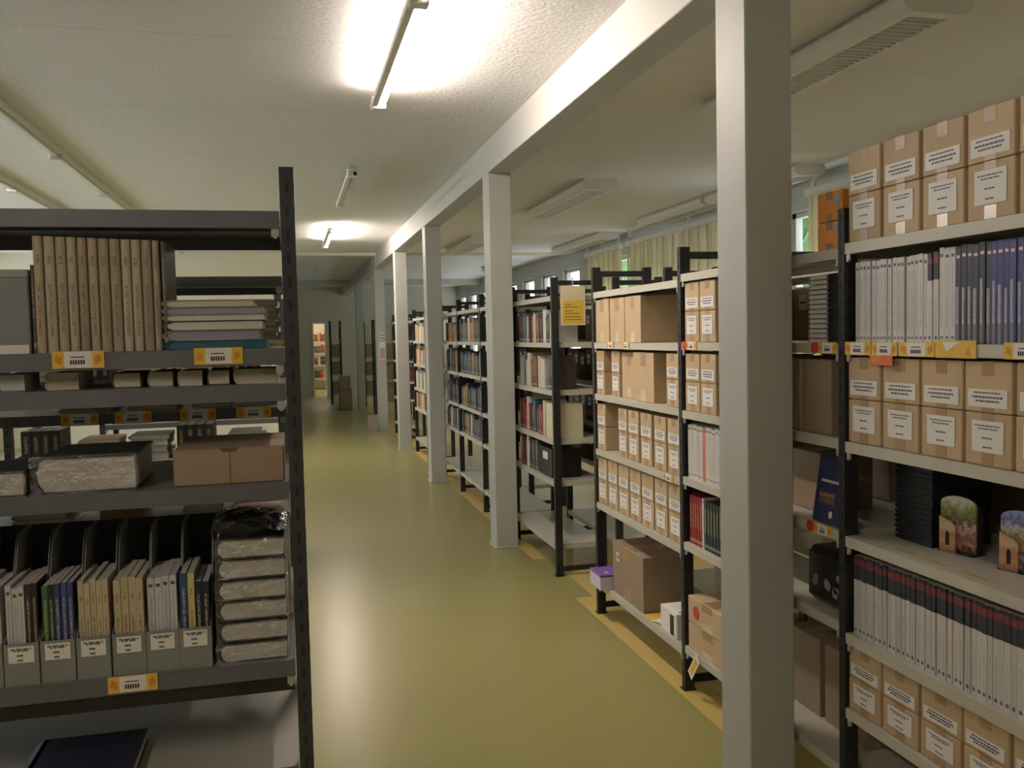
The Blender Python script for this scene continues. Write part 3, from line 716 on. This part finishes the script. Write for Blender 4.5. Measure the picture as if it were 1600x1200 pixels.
# A1 row 5 : black topped journals
s = .03; i = 0
while s < 1.09:
    w = random.uniform(.0155, .021); i += 1
    if i in (6, 9, 12, 15, 17, 19, 22, 24): s += .005
    if i > 58: break
    book(A1, s, .02+random.uniform(0, .003), .6265, w, .17, .240+random.uniform(-.002, .002), 'blacktop', jit((206, 203, 198), 6), 'white journal with dark and red top, %s from the left in the long low row' % ordw(i), 'journal', 'dark-topped journals in the long low row'); s += w+.0005
# A2 : white journals, red and dark green volumes (visible strip left of the near column)
for i in range(11):
    book(A2, .03+i*.028, .02, .9305, .0265, .18, .225+random.uniform(-.004, .004), 'white', jit((212, 208, 198), 5) if i != 5 else (212, 120, 96), 'white journal left of the nearest column, %s from the rack post' % ordw(i+1), 'journal', 'white journals left of the nearest column')
for i in range(5): book(A2, .035+i*.024, .02, .6505, .023, .16, .205, 'plain', jit((150, 36, 44), 5), 'crimson volume, %s from the rack post, left of the nearest column' % ordw(i+1), 'book', 'crimson volumes left of the nearest column', hard=True)
book(A2, .157, .02, .6505, .016, .16, .21, 'white', (210, 206, 196), 'thin white volume between the crimson and the dark green volumes', 'book')
for i in range(6): book(A2, .175+i*.026, .02, .6505, .025, .16, .20, 'plain', jit((34, 52, 44), 4), 'dark green volume, %s right of the thin white one' % ordw(i+1), 'book', 'dark green volumes left of the nearest column', hard=True)
# flat books
def flat_mesh(key, cover, pages, round_spine=True):
    # thickness up, spine at -x, unit size, pages face -y
    if key in MC: return MC[key]
    m = MB()
    arc = [(-.5+.10*(1-math.sin(a)), .5-.5*math.cos(a)) for a in [math.pi*k/8 for k in range(9)]] if round_spine else [(-.5, 0), (-.5, 1)]
    outer = [(-.42, 0)]+[(x, z) for x, z in arc][1:-1]+[(-.42, 1), (-.38, 1), (-.40, .93)]+[(x+.035, .07+z*.86) for x, z in reversed(arc[1:-1])]+[(-.40, .07), (-.38, 0)]
    m.prism(outer, 'y', 0, 1, 0)
    m.box(-.42, .5, 0, 1, 0, .06, 0); m.box(-.42, .5, 0, 1, .94, 1, 0)
    inner = [(-.40, .062)]+[(x+.045, .08+z*.84) for x, z in arc[1:-1]]+[(-.40, .938), (.485, .938), (.485, .062)]
    m.prism(inner, 'y', .012, .985, 1)
    MC[key] = m.mesh('flat_book', [cover, pages]); return MC[key]
def flat(fr, s, t, z, w, d, h, cover, pages, label, group=None, rz=0, cat='booklet'):
    o = bpy.data.objects.new(cat, flat_mesh(('flat', cover.name, pages.name), cover, pages)); COL.objects.link(o)
    o.location = fr.w(s+w/2, t, z); o.scale = (w, d, h); o.rotation_euler.z = fr.rot+rz; tag(o, label, cat, group); return o
cov = {k: mat('cover_'+k, c, .45, var=.06) for k, c in (('teal', (40, 92, 106)), ('lavender', (150, 148, 160)), ('black', (40, 40, 44)), ('grey', (150, 150, 144)), ('sage', (150, 158, 146)), ('navy', (30, 36, 62)), ('cream', (206, 200, 178)), ('blue', (96, 140, 184)), ('pink', (196, 160, 148)), ('brown', (92, 78, 66)), ('yellow', (214, 190, 120)), ('purpleblack', (40, 34, 48)))}
# near left rack, second shelf
o = obox(L1, RW-.60, .02, 1.5325, .17, .22, .155, mat('grey_slipcase', (124, 127, 130), .6), 'slipcase', 'grey slipcase at the left end beside the beige volumes', 'slipcase')
MB().box(-.0855, .0855, -.001, .22, .155, .17).build('cloth_top', mat('grey_cloth', (150, 151, 150), .8), o); MB().box(-.08, .082, -.002, 0, .0, .018).build('bottom_strip', paper_m, o)
book(L1, RW-.512, .03, 1.5325, .006, .2, .18, 'plain', (70, 70, 70), 'thin dark pamphlet between the slipcase and the beige volumes')
s = RW-.505
for i in range(12):
    w = random.choice((.0185, .020, .0185, .021)) if i < 11 else .014
    c = jit(random.choice(((176, 164, 142), (160, 148, 128), (186, 176, 156))), 4)
    book(L1, s, .022+random.uniform(0, .003), 1.5325, w, .19, .238-i*.0008, 'beige', c, 'beige clothbound volume, %s from the left on the nearest left rack' % ordw(i+1), 'book', 'beige clothbound volumes in a row', hard=True); s += w+.0012
book(L1, s+.002, .03, 1.5325, .007, .19, .228, 'plain', (90, 84, 76), 'thin brown pamphlet at the right end of the beige volumes')
z = 1.5325
for i, (k, w, h, pg) in enumerate((('teal', .215, .019, page_m), ('lavender', .20, .020, pagew_m), ('black', .207, .020, pagew_m), ('grey', .212, .013, pagew_m), ('lavender', .213, .015, page_m), ('sage', .19, .015, page_m))):
    o = flat(L1, RW-.265, .03, z, w, .24, h, cov[k], cov[k] if k in ('teal', 'lavender') else pg, '%s book lying flat, %s from the bottom of the pile by the rack post' % (('teal', 'lavender grey', 'black', 'grey', 'pale lavender', 'sage green')[i], ordw(i+1)), 'flat pile of books beside the beige volumes'); z += h+.0006
# shelf just below: low things toward the back
flat(L1, RW-.585, .04, 1.4555, .05, .12, .036, cov['blue'], pagew_m, 'small light blue notebook on the low slot shelf at far left')
for i in range(2): flat(L1, RW-.50, .05, 1.4555+.018*i, .065, .15, .0175, cov['cream'], page_m, ('lower', 'upper')[i]+' beige booklet of the small pair on the slot shelf', 'booklets in the slot shelf')
for i, (s_, w, k) in enumerate(((.37, .06, 'brown'), (.30, .055, 'grey'), (.24, .055, 'cream'), (.18, .05, 'brown'), (.125, .1, 'cream'))):
    flat(L1, RW-s_, .045, 1.4555, w-.004, .16, .032, cov[k], page_m, '%s booklet in the slot shelf, %s of the row toward the post' % (k, ordw(i+1)), 'booklets in the slot shelf')
# third shelf: wrapped tome, brown carton
def wrapped(fr, s, t, z, w, d, h, label, cov_k, group=None, film=True):
    r = empty('wrapped_book', fr.w(s+w/2, t, z), fr.rot)
    o = link('cover', flat_mesh(('flat', cov[cov_k].name, pagew_m.name), cov[cov_k], pagew_m), r); o.scale = (w, d, h)
    if film:
        nx, nz = 10, 4; m = MB(); rr = random.Random(s*100)
        e = .003
        def P(a, b): return ((a/nx-.5)*(w+2*e)+rr.uniform(-.001, .001), -e-rr.uniform(0, .002), b/nz*(h+e)-.0)
        grid = [[P(a, b) for a in range(nx+1)] for b in range(nz+1)]
        for b in range(nz):
            for a in range(nx): m.quad([grid[b][a], grid[b][a+1], grid[b+1][a+1], grid[b+1][a]])
        g2 = [[(w/2+e+rr.uniform(0, .006), (a/6)*d, b/nz*(h+e)) for a in range(7)] for b in range(nz+1)]
        for b in range(nz):
            for a in range(6): m.quad([g2[b][a], g2[b][a+1], g2[b+1][a+1], g2[b+1][a]])
        g3 = [[((a/nx-.5)*(w+2*e), b/4*d, h+e*.6+rr.uniform(0, .0015)) for a in range(nx+1)] for b in range(5)]
        for b in range(4):
            for a in range(nx): m.quad([g3[b][a], g3[b][a+1], g3[b+1][a+1], g3[b+1][a]])
        m.build('plastic_wrap', wrap_m, r, smooth=True)
    tag(r, label, 'book', group); return r
wrapped(L1, RW-.526, .02, 1.2425, .20, .25, .076, 'thick tome in clear plastic lying beside the brown carton', 'black')
wrapped(L1, RW-.735, .02, 1.2425, .195, .22, .05, 'thinner plastic-wrapped book at the left edge beside the thick tome', 'black')
p = carton_proto(('flatbrown',), .228, .078, .29, None, brown_m, None); o = put(p, L1, RW-.139, .02, 1.2425, 'flat brown carton with centre flap on the nearest left rack', 'carton', None)
MB().box(.0, .0015, -.001, 0, .002, .072).prism([(-.02, .078), (.02, .078), (.014, .070), (-.014, .070)], 'y', -.0015, 0).build('tuck_flap', seam_m, o)
# fourth shelf: magazine files
def file_proto():
    r = empty('magazine_file'); w, d, H, h = .0655, .25, .287, .088; t = .002
    side = [(0, 0), (d, 0), (d, H), (d*.62, H), (d*.54, H*.95), (d*.40, H*.70), (d*.22, H*.45), (d*.08, H*.34), (0, h)]
    m = MB(); m.prism(side, 'x', -w/2, -w/2+t, 0); m.prism(side, 'x', w/2-t, w/2, 0)
    m.box(-w/2+t, w/2-t, 0, t, 0, h, 0); m.box(-w/2+t, w/2-t, d-t, d, 0, H, 1); m.box(-w/2+t, w/2-t, t, d-t, 0, t, 0)
    m.build('file_body', [file_m, filed_m], r)
    l = MB(); label_geom(l, -.024, .024, .048, .082, -.0002, 5, True); l.build('label', [paper_m, ink_m], r)
    return [r, False]
FP = file_proto()
fx = [-.696, -.624, -.5565, -.488, -.4195, -.3505, -.284, -.218]
cont = [[('white', (200, 200, 198), 'white', 4)], [('white', (204, 204, 202), 'white', 4)], [('white', (206, 206, 204), 'white', 3), ('plain', (46, 46, 44), 'black', 2)], [('plain', (54, 92, 58), 'green', 1), ('plain', (40, 42, 40), 'black', 1), ('plain', (54, 70, 120), 'blue', 3)],
        [('beige', (196, 184, 150), 'cream', 5)], [('beige', (196, 182, 150), 'cream', 4)], [('white', (204, 204, 206), 'white', 4)], [('plain', (44, 78, 128), 'blue', 1), ('beige', (206, 192, 130), 'yellow', 1), ('plain', (34, 36, 56), 'navy', 2)]]
names = ['far-left grey file cut off by the picture edge', 'grey file with white journals at the picture edge', 'grey file with white and black journals', 'grey file with green and blue journals', 'left grey file of cream journals', 'right grey file of cream journals', 'grey file holding white journals', 'rightmost grey file, blue and yellow journals']
for i, x in enumerate(fx):
    put(FP, L1, RW+x-.004, .012, .8525, 'grey magazine file: '+names[i][0:].replace('grey file', 'the one').replace('far-left the one', 'far-left one').replace('left the one', 'left one').replace('right the one', 'right one').replace('rightmost the one', 'rightmost one'), 'magazine file', 'grey magazine files on the nearest left rack')
    tot = sum(c[3] for c in cont[i]); w = min(.0145, .058/tot); s = RW+x-.004-.029; n = 0
    for k, c, nm, cnt in cont[i]:
        for j in range(cnt):
            n += 1
            book(L1, s, .022+random.uniform(0, .006), .856, w, .155, .200+random.uniform(-.006, .004)-(.02 if nm in ('navy',) else 0), k, jit(c, 5), '%s journal, %s inside the %s' % (nm, ordw(n), names[i]), 'journal', 'journals standing in the magazine files'); s += w+.0004
# wrapped pile
z = .8525
for i in range(6):
    wrapped(L1, RW-.180+random.uniform(0, .004), .02+random.uniform(0, .006), z, .146, .22, .0405, 'plastic-wrapped book with dark cover, %s from the bottom of the pile' % ordw(i+1), 'purpleblack', 'pile of plastic-wrapped books by the rack post', film=True); z += .0455
wf = MB(); rr = random.Random(3); g = [[((a/10-.5)*.16, b/6*.22, .022*math.exp(-((a-4)/4)**2)+rr.uniform(0, .01)) for a in range(11)] for b in range(7)]
for b in range(6):
    for a in range(10): wf.quad([g[b][a], g[b][a+1], g[b+1][a+1], g[b+1][a]])
o = wf.build('plastic_film', mat('black_plastic_film', (34, 34, 36), .15, var=.4, scale=30, spec=.9, bump=.8, bscale=40), smooth=False, loc=L1.w(RW-.105, .02, z+.002)); so = o.modifiers.new('s', 'SOLIDIFY'); so.thickness = .001
tag(o, 'crumpled black plastic film lying on top of the wrapped pile', 'film')
flat(L1, RW-.17, .3, .8525, .15, .17, .27, cov['pink'], pagew_m, 'pale pink thick bundle standing behind the wrapped pile')
# lowest visible shelf
flat(L1, RW-.60, .03, .6155, .24, .2, .03, cov['navy'], page_m, 'dark navy book lying flat on the lowest visible left shelf')
# second left rack: flat stacks
def stack(fr, s, t, z, w, d, n, pal, where, grp, h=(.008, .02)):
    for i in range(n):
        hh = random.uniform(*h); k = random.choice(pal)
        flat(fr, s+random.uniform(0, .01), t+random.uniform(0, .012), z, w-random.uniform(0, .02), d, hh, cov[k], pagew_m, '%s booklet, %s from the bottom of %s' % (k, ordw(i+1), where), grp, rz=random.uniform(-.03, .03)); z += hh+.0008
pp = ['cream', 'sage', 'grey', 'cream', 'pink', 'yellow', 'brown', 'cream']
stack(L2, RW-.14, .04, 1.5455, .11, .2, 8, pp, 'the pile by the post, second left rack', 'booklets on the second left rack', (.010, .018))
stack(L2, RW-.30, .08, 1.3525, .12, .2, 4, ['cream', 'grey', 'sage'], 'the third pile on its label shelf', 'booklets on the second left rack', (.006, .012))
stack(L2, RW-.17, .08, 1.3525, .13, .2, 5, ['cream', 'yellow', 'grey'], 'the last pile on its label shelf', 'booklets on the second left rack', (.006, .012))
stack(L2, RW-.47, .08, 1.3525, .14, .2, 3, ['sage', 'cream'], 'the second pile on its label shelf', 'booklets on the second left rack', (.006, .012))
stack(L2, RW-.66, .08, 1.3525, .15, .2, 3, ['grey', 'sage', 'black'], 'the first pile on its label shelf', 'booklets on the second left rack', (.006, .012))
stack(L2, RW-.34, .10, 1.0205, .12, .2, 7, ['cream', 'yellow', 'black', 'pink', 'cream'], 'the middle pile under the label shelf', 'booklets on the second left rack', (.015, .03))
stack(L2, RW-.19, .10, 1.0205, .15, .2, 8, ['cream', 'grey', 'cream', 'sage'], 'the right pile under the label shelf', 'booklets on the second left rack', (.015, .03))
stack(L2, RW-.80, .10, 1.0205, .16, .2, 8, ['grey', 'sage', 'cream', 'black'], 'the left pile under the label shelf', 'booklets on the second left rack', (.015, .03))
stack(L2, RW-.15, .05, .7005, .13, .2, 7, ['cream', 'grey', 'sage', 'yellow'], 'the low right pile behind the wrapped books', 'booklets on the second left rack', (.02, .035))
stack(L2, RW-.50, .05, .7005, .2, .2, 7, ['cream', 'pink', 'grey', 'sage'], 'the low middle pile behind the files', 'booklets on the second left rack', (.02, .035))
stack(L2, RW-.80, .05, .7005, .2, .2, 7, ['cream', 'grey', 'grey', 'sage'], 'the low left pile behind the files', 'booklets on the second left rack', (.02, .035))
tall(L2, RW-.56, 1.0205, .12, .2, 'small brown carton on the second left rack under the label shelf', m=brown_m, tape='top', d=.2, t=.1)
for j, (fr, nm) in enumerate(((L3, 'third'), (L4, 'fourth'))):
    for L in (1, 2, 3, 4):
        for q in range(5):
            x = .04+q*.215
            if (q+L+j) % 3:
                stack(fr, x, .05, LL2[L]+.0005, .18, .22, 4, pp+['black'], '%s pile, %s shelf, %s left rack' % (ordw(q+1), ordw(L+1), nm), 'booklets on the farther left racks', (.018, .036))
            else:
                for b_ in range(4): book(fr, x+b_*.04, .05, LL2[L]+.0005, .038, .2, .15, 'plain', jit((44, 46, 50), 8), 'black binder, %s of %s bunch, %s shelf, %s left rack' % (ordw(b_+1), ordw(q+1), ordw(L+1), nm), 'binder', 'binders on the farther left racks')

# ------------------------------------------------------------------ A2 / A1 special things near the post
for i in range(14):
    o = flat(A2, .90+random.uniform(0, .004), .05, 1.5005+i*.0155, .10, .2, .0138, cov['grey'], paper_m, 'white magazine, %s from the bottom of the pile beside the nearest column' % ordw(i+1), 'pile of magazines beside the nearest column')
    if i < 14: flat(A2, 1.012, .05, 1.5005+i*.0155, .125, .2, .0145, cov['black'], black_m, 'black magazine, %s from the bottom of the pile beside the rack post' % ordw(i+1), 'pile of black magazines beside the rack post')
bc = photo_mat('illustrated_cover', [(46, 44, 80), (150, 110, 80), (90, 50, 60), (190, 150, 110), (70, 50, 70), (40, 48, 96)], 9)
r = empty('display_book', A2.w(1.055, .012, .935), A2.rot); r.rotation_euler = (math.radians(-9), 0, A2.rot)
MB().box(-.075, .075, 0, .018, 0, .205).build('cover', mat('navy_blue_cover', (40, 46, 92), .35), r, .001)
MB().box(-.05, .03, -.0006, 0, .055, .11).build('cover_picture', bc, r)
tl = MB(); x = -.05
while x < .05: L = random.uniform(.005, .012); tl.box(x, x+L, -.0006, 0, .128, .136); x += L+.002
tl.build('title_lettering', paper_m, r)
MB().prism([(.02+.010*math.cos(a*.8), .03+.012*math.sin(a*.8)) for a in range(8)], 'y', -.0006, 0).build('emblem', paper_m, r)
MB().box(-.074, .074, .001, .017, -.0005, .0).build('pages', pagew_m, r)
tag(r, 'navy blue book with picture on its cover, leaning upright beside the rack post', 'book')
r = empty('black_pack', A2.w(1.0, .05, .651), A2.rot)
MB().box(-.12, .12, 0, .2, 0, .18).build('wrapping', mat('black_white_blotched_wrap', (30, 30, 32), .3, var=.3), r, .02)
for k in range(6):
    a, b_ = random.uniform(-.09, .09), random.uniform(.03, .15)
    MB().prism([(a+random.uniform(.008, .022)*math.cos(q), b_+random.uniform(.008, .022)*math.sin(q)) for q in [j*1.05 for j in range(6)]], 'y', -.001, 0).build('white_patch', mat('greyish_patch', (150, 150, 150), .6), r)
tag(r, 'black pack with whitish patches in the shade beside the nearest column', 'pack')
for i in range(15):
    flat(A1, .07+random.uniform(0, .006), .13, .9225+i*.0148, .16, .2, .0138, cov['black'], black_m, 'black booklet, %s from the bottom of the dark pile beneath the carton shelf' % ordw(i+1), 'dark pile of black booklets')
# two wire-back picture card displays on A1's fourth shelf
pm1 = photo_mat('landscape_cards_warm', [(60, 44, 40), (196, 140, 124), (120, 70, 66), (210, 176, 160), (90, 70, 50), (120, 130, 56), (150, 150, 90), (206, 206, 200)], 5, 1.3)
pm2 = photo_mat('landscape_cards_cool', [(80, 74, 80), (190, 176, 190), (60, 56, 54), (204, 150, 90), (120, 130, 60), (214, 206, 196), (90, 110, 170), (150, 170, 214)], 5, 4.1)
for i, (s, m_, lb) in enumerate(((.30, pm1, 'left'), (.52, pm2, 'right'))):
    r = empty('card_display', A1.w(s, .16, .9225), A1.rot+math.radians(12)); 
    arc = [(-.055, 0), (.055, 0), (.055, .135)]+[(.055*math.cos(a*math.pi/8), .135+.022*math.sin(a*math.pi/8)) for a in range(1, 8)]+[(-.055, .135)]
    for k in range(3): MB().prism([(x, z_*(1-.06*k)) for x, z_ in arc], 'y', .012*k, .012*k+.006).build('card_backing', (m_, cov['black'], cov['black'])[k], r)
    house = [(-.05, .0), (.0, .0), (.0, .075), (-.012, .085), (-.05, .098)]
    MB().prism(house, 'y', -.012, -.006).build('front_card', photo_mat('front_card_%d' % i, [(150, 110, 80), (206, 160, 110), (190, 130, 90), (214, 190, 160), (206, 160, 120)], 8, i*3.3), r)
    MB().prism([(-.030, .02), (-.018, .02), (-.018, .05), (-.021, .058), (-.027, .058), (-.030, .05)], 'y', -.0128, -.012).build('door_picture', black_m, r)
    MB().box(-.055, .055, -.012, .04, 0, .004).build('holder_base', black_m, r)
    tag(r, 'rack of colourful picture cards on the open shelf, %s of two' % lb, 'card display', 'picture card displays')
for i, (s, t) in enumerate(((.24, .03), (.36, .028), (.50, .03))):
    o = MB().box(-.045, .045, -.008, .008, 0, .0006).build('faded_sticker', mat('worn_yellow_sticker', (180, 160, 84), .6, var=.3, scale=60), loc=A1.w(s, t+.01, .9222), rotz=A1.rot)
    tag(o, 'worn yellow sticker on the open shelf surface, %s from the left' % ordw(i+1), 'sticker', 'worn yellow stickers')
# notice hanging on the rack end
r = empty('notice_sheet', (1.735, 5.462, 1.597))
MB().box(-.082, .082, -.002, 0, 0, .248).build('sheet', mat('cream_plastic_sleeve', (220, 208, 170), .35), r)
MB().box(-.066, .070, -.003, -.002, .012, .155).build('yellow_panel', yel_m, r)
m = MB()
for k, (z_, L) in enumerate(((.128, .045), (.112, .08), (.088, .05), (.072, .085), (.052, .09), (.034, .105))):
    x = -.052
    while x < -.052+L: w = random.uniform(.006, .014); m.box(x, x+w, -.0036, -.003, z_, z_+.0045); x += w+.002
m.build('printed_lines', inkd_m, r)
MB().box(-.004, .004, -.001, .0, .248, .30).build('hanging_strip', clip_m, r)
tag(r, 'yellow and cream notice hanging on the end of the book rack', 'notice')
for k_, (x, y, z, w, h) in enumerate(((1.12, 19.6, 0, .26, .46), (1.12, 19.65, .47, .22, .26))):
    p = carton_proto(('corr', k_), w, h, .4, None, brown_m, 'top'); o = put(p, Fr('L', x, y), 0, 0, z+.001, ('large', 'small')[k_]+' brown carton in the stack beside the dim column past the opening', 'carton', 'cartons past the opening')
# things on column five
r = empty('socket_panel', (1.49, 15.288, 1.50)); MB().box(-.045, .045, -.01, 0, 0, .12).build('plate', paper_m, r, .002)
for a in (-.02, .02):
    for b_ in (.03, .085): MB().tube((a, -.014, b_), (a, -.009, b_), .012).build('socket', black_m, r)
tag(r, 'white socket panel with dark sockets on the fifth column', 'socket panel')
o = MB().box(-.05, .05, -.003, 0, 0, .30).box(-.04, .04, -.0036, -.003, .02, .20, 1).build('paper_notice', [paper_m, cov['pink']], loc=(1.50, 15.297, 1.17)); tag(o, 'pinkish paper notice pinned to the fifth column under the sockets', 'notice')
r = empty('pedestal_bin', (1.28, 15.0, 0)); MB().box(-.08, .08, -.08, .08, 0, .26).build('bin_body', mat('dull_pinkish_plastic', (150, 136, 126), .5), r, .006); MB().box(-.084, .084, -.084, .084, .26, .275).build('rim', mat('dull_pinkish_plastic', (150, 136, 126), .5), r); tag(r, 'small pale bin on the floor beside the fifth column', 'bin')
# far cabinets past the opening
for i, (x0, x1, y0, h) in enumerate(((.92, 1.15, 21.5, 1.95), (1.62, 2.3, 18.0, 1.9), (1.62, 2.3, 20.5, 1.9))):
    fr = Fr('L', x0, y0); rack(fr, x1-x0, [h-.1, 1.5, 1.1, .7, .25], .5, ('dim rack past the opening with cartons in it', 'dim rack at right past the opening', 'farthest dim rack at right past the opening')[i], 'racks past the opening', post_r, shelf_r, shelf_r, height=h, ends=(1, 1), clips=False)
    for k, z_ in enumerate((.25, .7, 1.1)):
        tall(fr, .02, z_+.001, x1-x0-.05, .3, ('lower', 'middle', 'upper')[k]+' carton in the '+('dim rack past the opening', 'right dim rack past the opening', 'farthest right dim rack')[i], d=.4, m=brown_m, tape='top')
fr = Fr('L', .35, 28.0); rack(fr, 1.0, [1.8, 1.45, 1.1, .75, .35], .35, 'rack in the lit room behind the doorway', 'racks past the opening', post_r, shelf_r, shelf_r, ends=(1, 1), clips=False)
for L, z_ in enumerate((1.45, 1.1, .75, .35)): row(fr, .05, .95, z_+.0005, mixd, 'the %s shelf behind the doorway' % ordw(L+2), 'books behind the doorway', th=(.05, .08), h=(.2, .26))
for k, v in USED.items():
    if len(v) > 1: print('DUP LABEL', k, len(v))
for k in list(PROTO):
    if not PROTO[k][1]: print('unused proto', k)
